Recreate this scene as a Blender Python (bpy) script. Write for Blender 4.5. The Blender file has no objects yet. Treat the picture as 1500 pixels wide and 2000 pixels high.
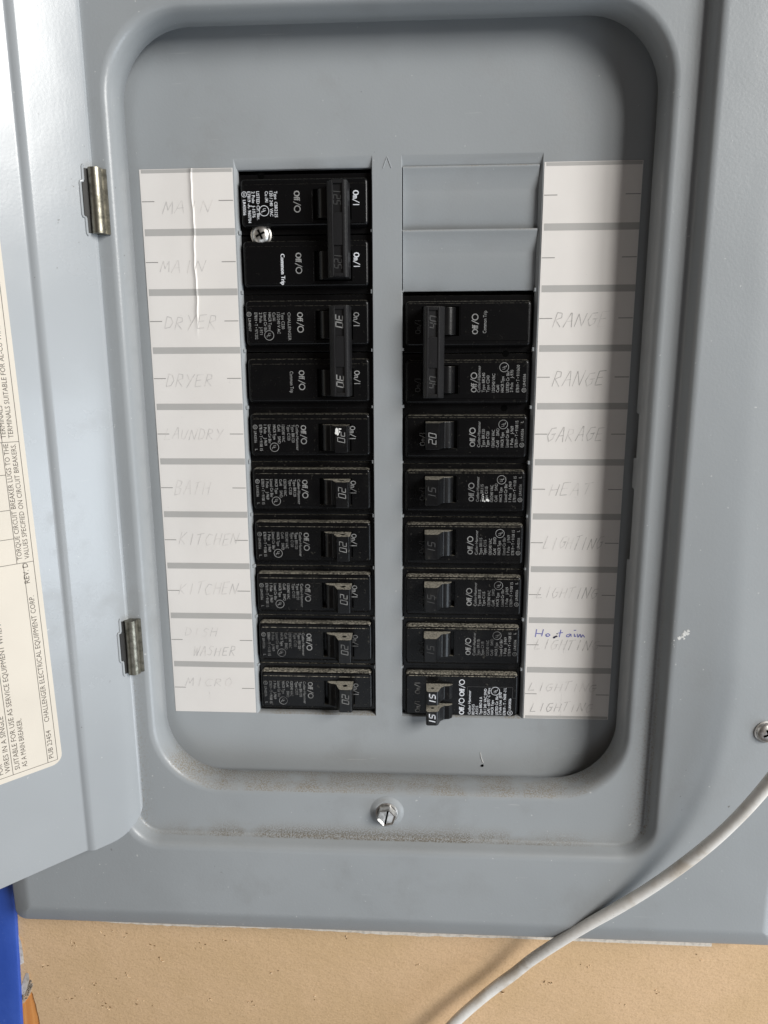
import bpy, bmesh, math, random
from mathutils import Matrix, Vector
random.seed(7)
SC = bpy.context.scene
COL = SC.collection
Z0 = 1.5                       # height of the top breaker row above the floor, metres


def W(u, v, w):                # panel millimetres (right, up, out of the wall) -> world metres
    return Vector((u / 1000, -w / 1000, v / 1000 + Z0))


# ------------------------------------------------------------------ camera, world, light
cam = bpy.data.cameras.new('camera')
cam.sensor_fit = 'VERTICAL'
cam.sensor_height = 24.0
cam.sensor_width = 18.0
cam.lens = 24.0 * 1387.0 / 2000.0
cam.clip_start = 0.01
cam.clip_end = 50
co = bpy.data.objects.new('camera', cam)
COL.objects.link(co)
rv = Vector((-0.2016, 0.0508, 0.0008))
R = Matrix.Rotation(rv.length, 3, rv.normalized())
cols = [Vector((R[0][i], -R[2][i], R[1][i])) for i in range(3)]
M3 = Matrix((cols[0], cols[1], cols[2])).transposed()
co.matrix_world = Matrix.Translation(W(14.98, -83.92, 326.66)) @ M3.to_4x4()
SC.camera = co

world = bpy.data.worlds.new('World')
SC.world = world
world.use_nodes = True
bg = world.node_tree.nodes['Background']
bg.inputs[0].default_value = (1.0, 0.80, 0.68, 1)
bg.inputs[1].default_value = 0.06


def area(name, pos, target, sx, sy, power, colr):
    l = bpy.data.lights.new(name, 'AREA')
    l.shape = 'RECTANGLE'
    l.size = sx
    l.size_y = sy
    l.energy = power
    l.color = colr
    o = bpy.data.objects.new(name, l)
    COL.objects.link(o)
    p = W(*pos)
    o.location = p
    o.rotation_euler = (W(*target) - p).to_track_quat('-Z', 'Y').to_euler()
    return o


LD = Vector((0.70, 0.365, 0.614))
area('window_light', tuple(Vector((0, -100, 20)) + LD * 2000), (0, -100, 20), 0.85, 0.9, 47, (1.0, 0.985, 0.955))
area('low_window_light', tuple(Vector((0, -250, 20)) + Vector((0.80, -0.36, 0.42)) * 1500), (0, -250, 20), 0.8, 0.7, 9.0, (0.80, 0.90, 1.0))
area('low_front_fill_light', (-150, -1150, 1500), (-20, -250, 20), 0.8, 0.8, 2.2, (0.84, 0.92, 1.0))  # added bluish fill from low in front, lifts the lower panel

SC.view_settings.view_transform = 'Standard'
SC.view_settings.look = 'None'
SC.view_settings.exposure = 0.1
SC.view_settings.gamma = 1.0


# ------------------------------------------------------------------ materials
def newmat(name):
    m = bpy.data.materials.new(name)
    m.use_nodes = True
    nt = m.node_tree
    return m, nt, nt.nodes['Principled BSDF']


def nd(nt, typ, **kw):
    n = nt.nodes.new(typ)
    for k, v in kw.items():
        if k.startswith('i_'):
            key = k[2:]
            n.inputs[int(key) if key.isdigit() else key].default_value = v
        else:
            setattr(n, k, v)
    return n


def noise(nt, scale, detail=3, rough=0.5, coord=None):
    n = nd(nt, 'ShaderNodeTexNoise')
    n.inputs['Scale'].default_value = scale
    n.inputs['Detail'].default_value = detail
    n.inputs['Roughness'].default_value = rough
    if coord is None:
        g = nd(nt, 'ShaderNodeNewGeometry')
        coord = g.outputs['Position']
    nt.links.new(coord, n.inputs['Vector'])
    return n


def ramp(nt, src, a, b, ca=(0, 0, 0, 1), cb=(1, 1, 1, 1)):
    r = nd(nt, 'ShaderNodeMapRange')
    r.inputs['From Min'].default_value = a
    r.inputs['From Max'].default_value = b
    r.interpolation_type = 'SMOOTHSTEP'
    nt.links.new(src, r.inputs['Value'])
    return r.outputs['Result']


def mth(nt, op, a, b=None):
    n = nd(nt, 'ShaderNodeMath', operation=op)
    for i, x in enumerate((a, b)):
        if x is None:
            continue
        if isinstance(x, (int, float)):
            n.inputs[i].default_value = x
        else:
            nt.links.new(x, n.inputs[i])
    return n.outputs[0]


def mixc(nt, fac, a, b):
    n = nd(nt, 'ShaderNodeMix', data_type='RGBA')
    if isinstance(fac, (int, float)):
        n.inputs['Factor'].default_value = fac
    else:
        nt.links.new(fac, n.inputs['Factor'])
    for key, x in ((6, a), (7, b)):
        if isinstance(x, tuple):
            n.inputs[key].default_value = x + ((1,) if len(x) == 3 else ())
        else:
            nt.links.new(x, n.inputs[key])
    return n.outputs[2]


def bump(nt, p, height, strength, dist=0.0002, prev=None):
    b = nd(nt, 'ShaderNodeBump')
    b.inputs['Strength'].default_value = strength
    b.inputs['Distance'].default_value = dist
    nt.links.new(height, b.inputs['Height'])
    if prev is not None:
        nt.links.new(prev, b.inputs['Normal'])
    nt.links.new(b.outputs[0], p.inputs['Normal'])
    return b.outputs[0]


DUST = (0.37, 0.345, 0.285)


def paint_metal(name, base, rough=0.42, dusty=True):
    m, nt, p = newmat(name)
    g = nd(nt, 'ShaderNodeNewGeometry')
    big = noise(nt, 9, 3)
    c = mixc(nt, ramp(nt, big.outputs['Fac'], 0.35, 0.65), tuple(x * 0.96 for x in base), tuple(x * 1.04 for x in base))
    # specks and scuffs
    sp = noise(nt, 420, 2)
    spm = ramp(nt, sp.outputs['Fac'], 0.735, 0.76)
    sp2 = noise(nt, 26, 2)
    spm = mth(nt, 'MULTIPLY', spm, ramp(nt, sp2.outputs['Fac'], 0.55, 0.72))
    c = mixc(nt, mth(nt, 'MULTIPLY', spm, 0.75), c, (0.10, 0.09, 0.075))
    li = noise(nt, 620, 1)
    lim = mth(nt, 'MULTIPLY', ramp(nt, li.outputs['Fac'], 0.785, 0.80), 0.45)
    c = mixc(nt, lim, c, (0.7, 0.7, 0.68))
    if dusty:
        xyz = nd(nt, 'ShaderNodeSeparateXYZ')
        nt.links.new(g.outputs['True Normal'], xyz.inputs[0])
        up = ramp(nt, xyz.outputs['Z'], 0.25, 0.75)
        fine = noise(nt, 1500, 2, 0.6)
        med = noise(nt, 60, 3, 0.6)
        dm = mth(nt, 'MULTIPLY', ramp(nt, fine.outputs['Fac'], 0.38, 0.62), ramp(nt, med.outputs['Fac'], 0.32, 0.62))
        d1 = mth(nt, 'MULTIPLY', up, dm)
        zz = nd(nt, 'ShaderNodeSeparateXYZ')
        nt.links.new(g.outputs['Position'], zz.inputs[0])
        d1 = mth(nt, 'MULTIPLY', d1, mth(nt, 'ADD', 0.12, mth(nt, 'MULTIPLY', 0.88, ramp(nt, zz.outputs['Z'], Z0 - 0.303, Z0 - 0.296))))
        # dust settled along the bottom crease of the door ledge
        ps = nd(nt, 'ShaderNodeSeparateXYZ')
        nt.links.new(g.outputs['Position'], ps.inputs[0])
        above = ramp(nt, ps.outputs['Z'], Z0 - 0.294, Z0 - 0.3082)
        below = ramp(nt, ps.outputs['Z'], Z0 - 0.3125, Z0 - 0.3098)
        cr = mth(nt, 'MULTIPLY', mth(nt, 'MULTIPLY', mth(nt, 'MULTIPLY', above, above), above), below)
        side = ramp(nt, mth(nt, 'ABSOLUTE', mth(nt, 'ADD', ps.outputs['X'], 0.005)), 0.125, 0.06)
        cr = mth(nt, 'MULTIPLY', cr, mth(nt, 'ADD', mth(nt, 'MULTIPLY', side, 0.85), 0.15))
        lo = noise(nt, 40, 3, 0.65)
        d2 = mth(nt, 'MULTIPLY', cr, mth(nt, 'MULTIPLY', ramp(nt, fine.outputs['Fac'], 0.36, 0.6), ramp(nt, lo.outputs['Fac'], 0.36, 0.6)))
        # thin scatter of dirt in the lower corners of the ledge
        lp = ramp(nt, mth(nt, 'ABSOLUTE', mth(nt, 'ADD', ps.outputs['Y'], 0.0205)), 0.0016, 0.0008)
        cr = mth(nt, 'MULTIPLY', cr, lp)
        d2 = mth(nt, 'MULTIPLY', cr, mth(nt, 'MULTIPLY', ramp(nt, fine.outputs['Fac'], 0.36, 0.6), ramp(nt, lo.outputs['Fac'], 0.30, 0.52)))
        low = mth(nt, 'MULTIPLY', lp, ramp(nt, ps.outputs['Z'], Z0 - 0.14, Z0 - 0.30))
        onl = ramp(nt, mth(nt, 'ABSOLUTE', ps.outputs['X']), 0.112, 0.1235)
        onl = mth(nt, 'MULTIPLY', onl, ramp(nt, mth(nt, 'ABSOLUTE', ps.outputs['X']), 0.1275, 0.1250))
        gr = noise(nt, 900, 2, 0.6)
        d3 = mth(nt, 'MULTIPLY', mth(nt, 'MULTIPLY', low, onl), mth(nt, 'MULTIPLY', ramp(nt, gr.outputs['Fac'], 0.48, 0.66), 0.8))
        d = mth(nt, 'MAXIMUM', mth(nt, 'MAXIMUM', d1, d2), d3)
        d = mth(nt, 'MULTIPLY', d, 0.9)
        c = mixc(nt, d, c, mixc(nt, mth(nt, 'MULTIPLY', d2, 0.9), (0.235, 0.205, 0.16), (0.13, 0.11, 0.08)))
        r = mth(nt, 'ADD', mth(nt, 'MULTIPLY', d, 0.4), rough)
        nt.links.new(r, p.inputs['Roughness'])
    else:
        p.inputs['Roughness'].default_value = rough
    nt.links.new(c, p.inputs['Base Color'])
    sm = noise(nt, 34, 5, 0.65)
    sm2 = noise(nt, 7, 3, 0.5)
    smk = mth(nt, 'MULTIPLY', ramp(nt, sm.outputs['Fac'], 0.50, 0.70), ramp(nt, sm2.outputs['Fac'], 0.42, 0.62))
    c = mixc(nt, mth(nt, 'MULTIPLY', smk, 0.16), c, (0.17, 0.16, 0.145))
    scm = nd(nt, 'ShaderNodeMapping')
    nt.links.new(g.outputs['Position'], scm.inputs[0])
    scm.inputs['Rotation'].default_value = (0.3, 0.55, 0.2)
    scm.inputs['Scale'].default_value = (40, 40, 900)
    scn = noise(nt, 1.0, 2, 0.5, scm.outputs[0])
    scr = mth(nt, 'MULTIPLY', ramp(nt, scn.outputs['Fac'], 0.735, 0.76), ramp(nt, sm2.outputs['Fac'], 0.5, 0.65))
    c = mixc(nt, mth(nt, 'MULTIPLY', scr, 0.35), c, (0.6, 0.6, 0.58))
    nt.links.new(c, p.inputs['Base Color'])
    rsrc = p.inputs['Roughness'].links[0].from_socket if p.inputs['Roughness'].links else rough
    nt.links.new(mth(nt, 'ADD', rsrc, mth(nt, 'MULTIPLY', smk, 0.14)), p.inputs['Roughness'])
    p.inputs['Specular IOR Level'].default_value = 0.65 if name == 'lit_door_paint' else 0.5
    wv = noise(nt, 22, 2)
    pe = noise(nt, 900, 2)
    b1 = bump(nt, p, wv.outputs['Fac'], 0.35, 0.0016)
    bump(nt, p, pe.outputs['Fac'], 0.07 if name == 'lit_door_paint' else 0.15, 0.00028, b1)
    return m


M = {}
M['paint'] = paint_metal('grey_paint', (0.314, 0.333, 0.346), 0.33)
M['door'] = paint_metal('lit_door_paint', (0.378, 0.400, 0.418), 0.26)  # same grey paint lightened, the door's extra light put into its colour


def plastic(name, base, rough, dustgain=1.0, spec=0.3):
    m, nt, p = newmat(name)
    g = nd(nt, 'ShaderNodeNewGeometry')
    xyz = nd(nt, 'ShaderNodeSeparateXYZ')
    nt.links.new(g.outputs['True Normal'], xyz.inputs[0])
    up = ramp(nt, xyz.outputs['Z'], 0.55, 0.85)
    at = nd(nt, 'ShaderNodeAttribute', attribute_type='OBJECT', attribute_name='dust')
    fine = noise(nt, 1150, 2, 0.7)
    med = noise(nt, 130, 3, 0.6)
    amt = mth(nt, 'MULTIPLY', at.outputs['Fac'], dustgain)
    k = mth(nt, 'ADD', ramp(nt, fine.outputs['Fac'], 0.40, 0.60), mth(nt, 'MULTIPLY', amt, 0.12))
    d = mth(nt, 'MULTIPLY', mth(nt, 'MULTIPLY', up, k), mth(nt, 'MULTIPLY', amt, ramp(nt, med.outputs['Fac'], 0.1, 0.5)))
    # a few grains on the fronts as well
    gr = noise(nt, 700, 1)
    front = mth(nt, 'MULTIPLY', ramp(nt, gr.outputs['Fac'], 0.70, 0.78), mth(nt, 'MULTIPLY', amt, 0.12))
    film = mth(nt, 'MULTIPLY', ramp(nt, med.outputs['Fac'], 0.45, 0.8), mth(nt, 'MULTIPLY', amt, 0.018))
    d = mth(nt, 'MAXIMUM', mth(nt, 'MAXIMUM', d, front), film)
    nt.links.new(mixc(nt, d, base, DUST), p.inputs['Base Color'])
    nt.links.new(mth(nt, 'ADD', mth(nt, 'MULTIPLY', d, 0.5), rough), p.inputs['Roughness'])
    p.inputs['Specular IOR Level'].default_value = spec
    bump(nt, p, noise(nt, 1200, 2).outputs['Fac'], 0.12, 0.0002)
    return m


M['black'] = plastic('black_bakelite', (0.0038, 0.0038, 0.0042), 0.27, 0.75, 0.22)
M['toggle'] = plastic('black_toggle', (0.0045, 0.0045, 0.005), 0.30, 1.6, 0.33)
M['bar'] = plastic('worn_handle_plastic', (0.011, 0.011, 0.012), 0.36, 0.8, 0.45)


def flat(name, base, rough=0.6, metal=0.0, wear=0.0, wscale=900):
    m, nt, p = newmat(name)
    c = base
    if wear:
        n = noise(nt, wscale, 3, 0.6)
        c = mixc(nt, mth(nt, 'MULTIPLY', ramp(nt, n.outputs['Fac'], 0.4, 0.7), wear), base, tuple(x * 0.25 for x in base))
        nt.links.new(c, p.inputs['Base Color'])
    else:
        p.inputs['Base Color'].default_value = base + (1,)
    p.inputs['Roughness'].default_value = rough
    p.inputs['Metallic'].default_value = metal
    return m


M['void'] = flat('dark_interior', (0.0016, 0.0016, 0.0016), 0.8)
M['void'].node_tree.nodes['Principled BSDF'].inputs['Specular IOR Level'].default_value = 0.03


def worn_print(name, base, k):
    m, nt, p = newmat(name)
    at = nd(nt, 'ShaderNodeAttribute', attribute_type='OBJECT', attribute_name='dust')
    n = noise(nt, 95, 4, 0.65)
    f = noise(nt, 1100, 2, 0.6)
    w = mth(nt, 'MULTIPLY', ramp(nt, n.outputs['Fac'], 0.34, 0.66), mth(nt, 'ADD', 0.25, mth(nt, 'MULTIPLY', at.outputs['Fac'], k)))
    w = mth(nt, 'MAXIMUM', w, mth(nt, 'MULTIPLY', ramp(nt, f.outputs['Fac'], 0.45, 0.7), 0.45))
    nt.links.new(mixc(nt, w, base, (0.03, 0.03, 0.03)), p.inputs['Base Color'])
    p.inputs['Roughness'].default_value = 0.6
    p.inputs['Specular IOR Level'].default_value = 0.2
    return m


M['print_grey'] = worn_print('grey_print', (0.345, 0.345, 0.34), 0.5)
M['print_dim'] = flat('faded_print', (0.055, 0.055, 0.055), 0.6, 0, 0.3)
M['print_white'] = flat('white_print', (0.72, 0.74, 0.78), 0.6, 0, 0.15)
M['ink'] = flat('dark_ink', (0.10, 0.085, 0.07), 0.7)
M['stripe'] = flat('grey_stripe', (0.43, 0.42, 0.405), 0.7, 0, 0.03, 60)
M['tick'] = flat('thin_line_print', (0.26, 0.25, 0.24), 0.7)


def pencil(name, base, paperc, lo, hi):
    m, nt, p = newmat(name)
    n = noise(nt, 260, 3, 0.7)
    b = noise(nt, 45, 2, 0.5)
    k = mth(nt, 'ADD', mth(nt, 'MULTIPLY', n.outputs['Fac'], 0.6), mth(nt, 'MULTIPLY', b.outputs['Fac'], 0.4))
    nt.links.new(mixc(nt, ramp(nt, k, lo, hi), base, paperc), p.inputs['Base Color'])
    p.inputs['Roughness'].default_value = 0.6
    return m


M['pencil'] = pencil('pencil', (0.525, 0.51, 0.495), (0.715, 0.685, 0.655), 0.38, 0.60)
M['pencil_dark'] = pencil('pencil_dark', (0.39, 0.375, 0.36), (0.70, 0.67, 0.64), 0.40, 0.62)
M['blue_ink'] = flat('blue_ballpoint', (0.16, 0.17, 0.48), 0.5, 0, 0.4, 700)
M['ink_blot'] = flat('black_blot', (0.02, 0.02, 0.05), 0.5)
M['white_chip'] = flat('white_paint', (0.78, 0.78, 0.76), 0.7, 0, 0.35, 500)


def paper(name, base):
    m, nt, p = newmat(name)
    n = noise(nt, 30, 4)
    f = noise(nt, 700, 2)
    c = mixc(nt, ramp(nt, n.outputs['Fac'], 0.35, 0.7), base, tuple(x * 0.955 for x in base))
    c = mixc(nt, mth(nt, 'MULTIPLY', ramp(nt, f.outputs['Fac'], 0.7, 0.78), 0.16), c, tuple(x * 0.5 for x in base))
    nt.links.new(c, p.inputs['Base Color'])
    p.inputs['Roughness'].default_value = 0.6
    p.inputs['Specular IOR Level'].default_value = 0.3
    bump(nt, p, noise(nt, 60, 3).outputs['Fac'], 0.15, 0.0008)
    return m


M['paper'] = paper('white_paper', (0.765, 0.735, 0.705))
M['cream'] = paper('cream_sticker', (0.665, 0.615, 0.535))


def steel(name, base, rough):
    m, nt, p = newmat(name)
    n = noise(nt, 350, 3, 0.6)
    nt.links.new(mixc(nt, ramp(nt, n.outputs['Fac'], 0.4, 0.75), base, tuple(x * 0.45 for x in base)), p.inputs['Base Color'])
    nt.links.new(mth(nt, 'ADD', mth(nt, 'MULTIPLY', n.outputs['Fac'], 0.25), rough - 0.1), p.inputs['Roughness'])
    p.inputs['Metallic'].default_value = 1.0
    bump(nt, p, n.outputs['Fac'], 0.2, 0.0003)
    return m


M['steel'] = steel('zinc_screw', (0.82, 0.80, 0.77), 0.36)
M['hinge_dark'] = flat('shadowed_hinge_leaf', (0.014, 0.013, 0.011), 0.6, 0, 0.3, 300)  # hinge metal darkened, shade on the leaf put into its colour
M['hinge'] = steel('tarnished_hinge', (0.30, 0.285, 0.235), 0.40)


def board():
    m, nt, p = newmat('brown_board')
    a = noise(nt, 14, 4, 0.6)
    f = noise(nt, 800, 3, 0.7)
    fib = nd(nt, 'ShaderNodeMapping')
    g = nd(nt, 'ShaderNodeNewGeometry')
    nt.links.new(g.outputs['Position'], fib.inputs[0])
    fib.inputs['Scale'].default_value = (1, 1, 1.7)
    fb = noise(nt, 160, 4, 0.7, fib.outputs[0])
    c = mixc(nt, ramp(nt, a.outputs['Fac'], 0.38, 0.62), (0.665, 0.46, 0.275), (0.61, 0.422, 0.24))
    c = mixc(nt, mth(nt, 'MULTIPLY', ramp(nt, f.outputs['Fac'], 0.45, 0.72), 0.42), c, (0.37, 0.235, 0.115))
    c = mixc(nt, mth(nt, 'MULTIPLY', ramp(nt, fb.outputs['Fac'], 0.58, 0.72), 0.3), c, (0.70, 0.50, 0.31))
    # dents and torn fibres
    v = noise(nt, 75, 2, 0.5)
    dm = ramp(nt, v.outputs['Fac'], 0.76, 0.80)
    c = mixc(nt, mth(nt, 'MULTIPLY', dm, 0.55), c, (0.25, 0.15, 0.07))
    nt.links.new(c, p.inputs['Base Color'])
    p.inputs['Roughness'].default_value = 0.85
    h = mth(nt, 'ADD', mth(nt, 'MULTIPLY', f.outputs['Fac'], 0.35), mth(nt, 'MULTIPLY', dm, -1.0))
    h = mth(nt, 'ADD', h, fb.outputs['Fac'])
    bump(nt, p, h, 0.55, 0.0007)
    return m


M['board'] = board()
M['gypsum'] = flat('torn_gypsum', (0.74, 0.68, 0.60), 0.9, 0, 0.35, 400)
M['crumb'] = flat('grey_crumb', (0.32, 0.27, 0.22), 0.9, 0, 0.8, 500)
M['fibre'] = flat('torn_fibre', (0.20, 0.12, 0.05), 0.9, 0, 0.3, 400)
M['fibre_light'] = flat('pale_fibre', (0.72, 0.55, 0.36), 0.9)


def wood():
    m, nt, p = newmat('orange_wood')
    g = nd(nt, 'ShaderNodeNewGeometry')
    mp = nd(nt, 'ShaderNodeMapping')
    nt.links.new(g.outputs['Position'], mp.inputs[0])
    mp.inputs['Scale'].default_value = (220, 220, 9)
    n = noise(nt, 1.0, 4, 0.6, mp.outputs[0])
    nt.links.new(mixc(nt, ramp(nt, n.outputs['Fac'], 0.3, 0.7), (0.78, 0.36, 0.11), (0.58, 0.22, 0.05)), p.inputs['Base Color'])
    p.inputs['Roughness'].default_value = 0.55
    return m


M['wood'] = wood()


def bluep():
    m, nt, p = newmat('blue_paint')
    n = noise(nt, 40, 4, 0.6)
    f = noise(nt, 420, 3, 0.6)
    c = mixc(nt, ramp(nt, n.outputs['Fac'], 0.3, 0.7), (0.027, 0.082, 0.41), (0.038, 0.10, 0.45))
    c = mixc(nt, mth(nt, 'MULTIPLY', ramp(nt, f.outputs['Fac'], 0.66, 0.76), 0.45), c, (0.14, 0.21, 0.55))
    nt.links.new(c, p.inputs['Base Color'])
    p.inputs['Roughness'].default_value = 0.5
    bump(nt, p, f.outputs['Fac'], 0.3, 0.0003)
    return m


M['blue'] = bluep()


def cablem():
    m, nt, p = newmat('white_cable_jacket')
    n = noise(nt, 45, 4, 0.6)
    f = noise(nt, 500, 3, 0.6)
    c = mixc(nt, ramp(nt, n.outputs['Fac'], 0.45, 0.62), (0.78, 0.76, 0.72), (0.60, 0.545, 0.47))
    c = mixc(nt, mth(nt, 'MULTIPLY', ramp(nt, f.outputs['Fac'], 0.62, 0.75), 0.35), c, (0.3, 0.26, 0.21))
    nt.links.new(c, p.inputs['Base Color'])
    p.inputs['Roughness'].default_value = 0.5
    bump(nt, p, n.outputs['Fac'], 0.3, 0.002)
    return m


M['cable'] = cablem()


# ------------------------------------------------------------------ mesh builder (millimetres u, v, w)
def rrect(u0, u1, v0, v1, r, n=8, right=()):
    """counter-clockwise rounded rectangle; 'right' = fractions along the right side"""
    pts = []
    if r < 1e-4:
        r = 1e-4
    for f in right:
        pts.append((u1, v0 + r + (v1 - v0 - 2 * r) * f))
    for cx, cy, a0 in ((u1 - r, v1 - r, 0), (u0 + r, v1 - r, 90), (u0 + r, v0 + r, 180), (u1 - r, v0 + r, 270)):
        for i in range(n + 1):
            a = math.radians(a0 + 90 * i / n)
            pts.append((cx + r * math.cos(a), cy + r * math.sin(a)))
    return pts


class MB:
    def __init__(self):
        self.bm = bmesh.new()

    def v(self, u, v, w):
        return self.bm.verts.new((u / 1000, -w / 1000, v / 1000))

    def face(self, pts):
        try:
            return self.bm.faces.new([self.v(*p) for p in pts])
        except ValueError:
            pass

    def loops(self, loops, closed=True, cap0=False, cap1=False):
        vs = [[self.v(*p) for p in L] for L in loops]
        for a, b in zip(vs, vs[1:]):
            n = len(a)
            for i in range(n if closed else n - 1):
                j = (i + 1) % n
                self.bm.faces.new((a[i], a[j], b[j], b[i]))
        if cap0:
            self.bm.faces.new(vs[0][::-1])
        if cap1:
            self.bm.faces.new(vs[-1])
        return vs

    def fill(self, outer, holes, w):
        edges = []
        out = []
        for L in [outer] + holes:
            vs = [self.v(p[0], p[1], w) for p in L]
            out.append(vs)
            for i in range(len(vs)):
                edges.append(self.bm.edges.new((vs[i], vs[(i + 1) % len(vs)])))
        bmesh.ops.triangle_fill(self.bm, use_beauty=True, use_dissolve=False, edges=edges)
        return out

    def box(self, u0, u1, v0, v1, w0, w1):
        vs = [self.v(u, v, w) for w in (w0, w1) for v in (v0, v1) for u in (u0, u1)]
        for f in ((0, 1, 3, 2), (4, 6, 7, 5), (0, 4, 5, 1), (2, 3, 7, 6), (0, 2, 6, 4), (1, 5, 7, 3)):
            self.bm.faces.new([vs[i] for i in f])

    def prism(self, prof, v0, v1):            # profile in (u, w), extruded along v
        a = [self.v(u, v0, w) for u, w in prof]
        b = [self.v(u, v1, w) for u, w in prof]
        n = len(prof)
        for i in range(n):
            j = (i + 1) % n
            self.bm.faces.new((a[i], a[j], b[j], b[i]))
        self.bm.faces.new(a[::-1])
        self.bm.faces.new(b)

    def lathe(self, prof, cu, cv, n=28):      # profile in (radius, w), axis along w
        rings = []
        for r, w in prof:
            if r < 1e-6:
                rings.append([self.v(cu, cv, w)])
            else:
                rings.append([self.v(cu + r * math.cos(2 * math.pi * i / n), cv + r * math.sin(2 * math.pi * i / n), w) for i in range(n)])
        for a, b in zip(rings, rings[1:]):
            for i in range(n):
                j = (i + 1) % n
                q = [a[i % len(a)], a[j % len(a)], b[j % len(b)], b[i % len(b)]]
                u = []
                for x in q:
                    if x not in u:
                        u.append(x)
                if len(u) > 2:
                    self.bm.faces.new(u)

    def tube(self, pts, r, n=14):
        P = [Vector(p) for p in pts]
        rings = []
        up = Vector((0, 0, 1))
        for i, p in enumerate(P):
            t = (P[min(i + 1, len(P) - 1)] - P[max(i - 1, 0)]).normalized()
            a = t.cross(up).normalized()
            b = a.cross(t).normalized()
            rr = r(i) if callable(r) else r
            rings.append([self.v(*(p + (a * math.cos(2 * math.pi * k / n) + b * math.sin(2 * math.pi * k / n)) * rr)) for k in range(n)])
        for a, b in zip(rings, rings[1:]):
            for i in range(n):
                j = (i + 1) % n
                self.bm.faces.new((a[i], a[j], b[j], b[i]))
        self.bm.faces.new(rings[0][::-1])
        self.bm.faces.new(rings[-1])

    def ribbon(self, pts, width, mapf):       # flat stroke; pts in 2D, mapf -> (u, v, w)
        n = len(pts)
        for i in range(1, n - 1):
            ax, ay = pts[i][0] - pts[i - 1][0], pts[i][1] - pts[i - 1][1]
            bx, by = pts[i + 1][0] - pts[i][0], pts[i + 1][1] - pts[i][1]
            if ax * bx + ay * by < 0.55 * math.hypot(ax, ay) * math.hypot(bx, by):
                self.ribbon(pts[:i + 1], width, mapf)
                self.ribbon(pts[i:], width, mapf)
                return
        L, Rr = [], []
        for i, p in enumerate(pts):
            a = pts[max(i - 1, 0)]
            b = pts[min(i + 1, n - 1)]
            dx, dy = b[0] - a[0], b[1] - a[1]
            d = math.hypot(dx, dy) or 1
            nx, ny = -dy / d * width / 2, dx / d * width / 2
            L.append(self.v(*mapf(p[0] + nx, p[1] + ny)))
            Rr.append(self.v(*mapf(p[0] - nx, p[1] - ny)))
        for i in range(n - 1):
            self.bm.faces.new((Rr[i], Rr[i + 1], L[i + 1], L[i]))

    def bevel(self, off, seg=2, ang=30):
        bmesh.ops.recalc_face_normals(self.bm, faces=self.bm.faces)
        es = [e for e in self.bm.edges if len(e.link_faces) == 2 and e.calc_face_angle(0) > math.radians(ang)]
        bmesh.ops.bevel(self.bm, geom=es, offset=off / 1000, segments=seg, affect='EDGES', profile=0.6)

    def build(self, name, mat, parent=None, smooth=35, recalc=True, loc=None):
        if recalc:
            bmesh.ops.recalc_face_normals(self.bm, faces=self.bm.faces)
        me = bpy.data.meshes.new(name)
        self.bm.to_mesh(me)
        self.bm.free()
        me.materials.append(mat)
        if smooth:
            for p in me.polygons:
                p.use_smooth = True
            me.set_sharp_from_angle(angle=math.radians(smooth))
        o = bpy.data.objects.new(name, me)
        COL.objects.link(o)
        if smooth and name in ('toggle', 'handle_tie', 'handle_frame', 'body', 'front', 'screw'):
            wn = o.modifiers.new('weighted_normal', 'WEIGHTED_NORMAL')
            wn.keep_sharp = True
        if parent is not None:
            o.parent = parent
        return o


def tag(o, label=None, cat=None, group=None, kind=None):
    if label: o['label'] = label
    if cat: o['category'] = cat
    if group: o['group'] = group
    if kind: o['kind'] = kind
    return o


def empty(name, u, v, w):
    o = bpy.data.objects.new(name, None)
    o.empty_display_size = 0.01
    COL.objects.link(o)
    o.location = W(u, v, w)
    return o


# text: default font -> polygons, cached per string
_tc = {}


def text_polys(s):
    if s in _tc:
        return _tc[s]
    cu = bpy.data.curves.new('t', 'FONT')
    cu.body = s
    cu.size = 1.0
    cu.resolution_u = 2
    ob = bpy.data.objects.new('t', cu)
    COL.objects.link(ob)
    dg = bpy.context.evaluated_depsgraph_get()
    me = bpy.data.meshes.new_from_object(ob.evaluated_get(dg))
    vs = [(v.co.x, v.co.y) for v in me.vertices]
    fs = [tuple(p.vertices) for p in me.polygons]
    bpy.data.objects.remove(ob)
    bpy.data.curves.remove(cu)
    bpy.data.meshes.remove(me)
    xs = [p[0] for p in vs] or [0]
    _tc[s] = (vs, fs, min(xs), max(xs))
    return _tc[s]


CAP = 0.72                      # cap height of the default font at size 1


def put_text(mb, s, x, y, cap, length, mapf, bold=0.0):
    vs, fs, x0, x1 = text_polys(s)
    sx = length / max(1e-6, x1 - x0)
    sy = cap / CAP
    offs = [(0, 0)] if not bold else [(-bold, 0), (bold, 0)]
    for k, (ox, oy) in enumerate(offs):
        nv = []
        for a, b in vs:
            q = mapf(x + (a - x0) * sx + ox, y + b * sy + oy)
            nv.append(mb.v(q[0], q[1], q[2] + 0.012 * k))
        for f in fs:
            try:
                mb.bm.faces.new([nv[i] for i in f])
            except ValueError:
                pass


def ring2(mb, cx, cy, r, t, mapf, n=20, a0=0, a1=360):
    pts = [(cx + r * math.cos(math.radians(a0 + (a1 - a0) * i / n)), cy + r * math.sin(math.radians(a0 + (a1 - a0) * i / n))) for i in range(n + 1)]
    mb.ribbon(pts, t, mapf)


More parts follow.
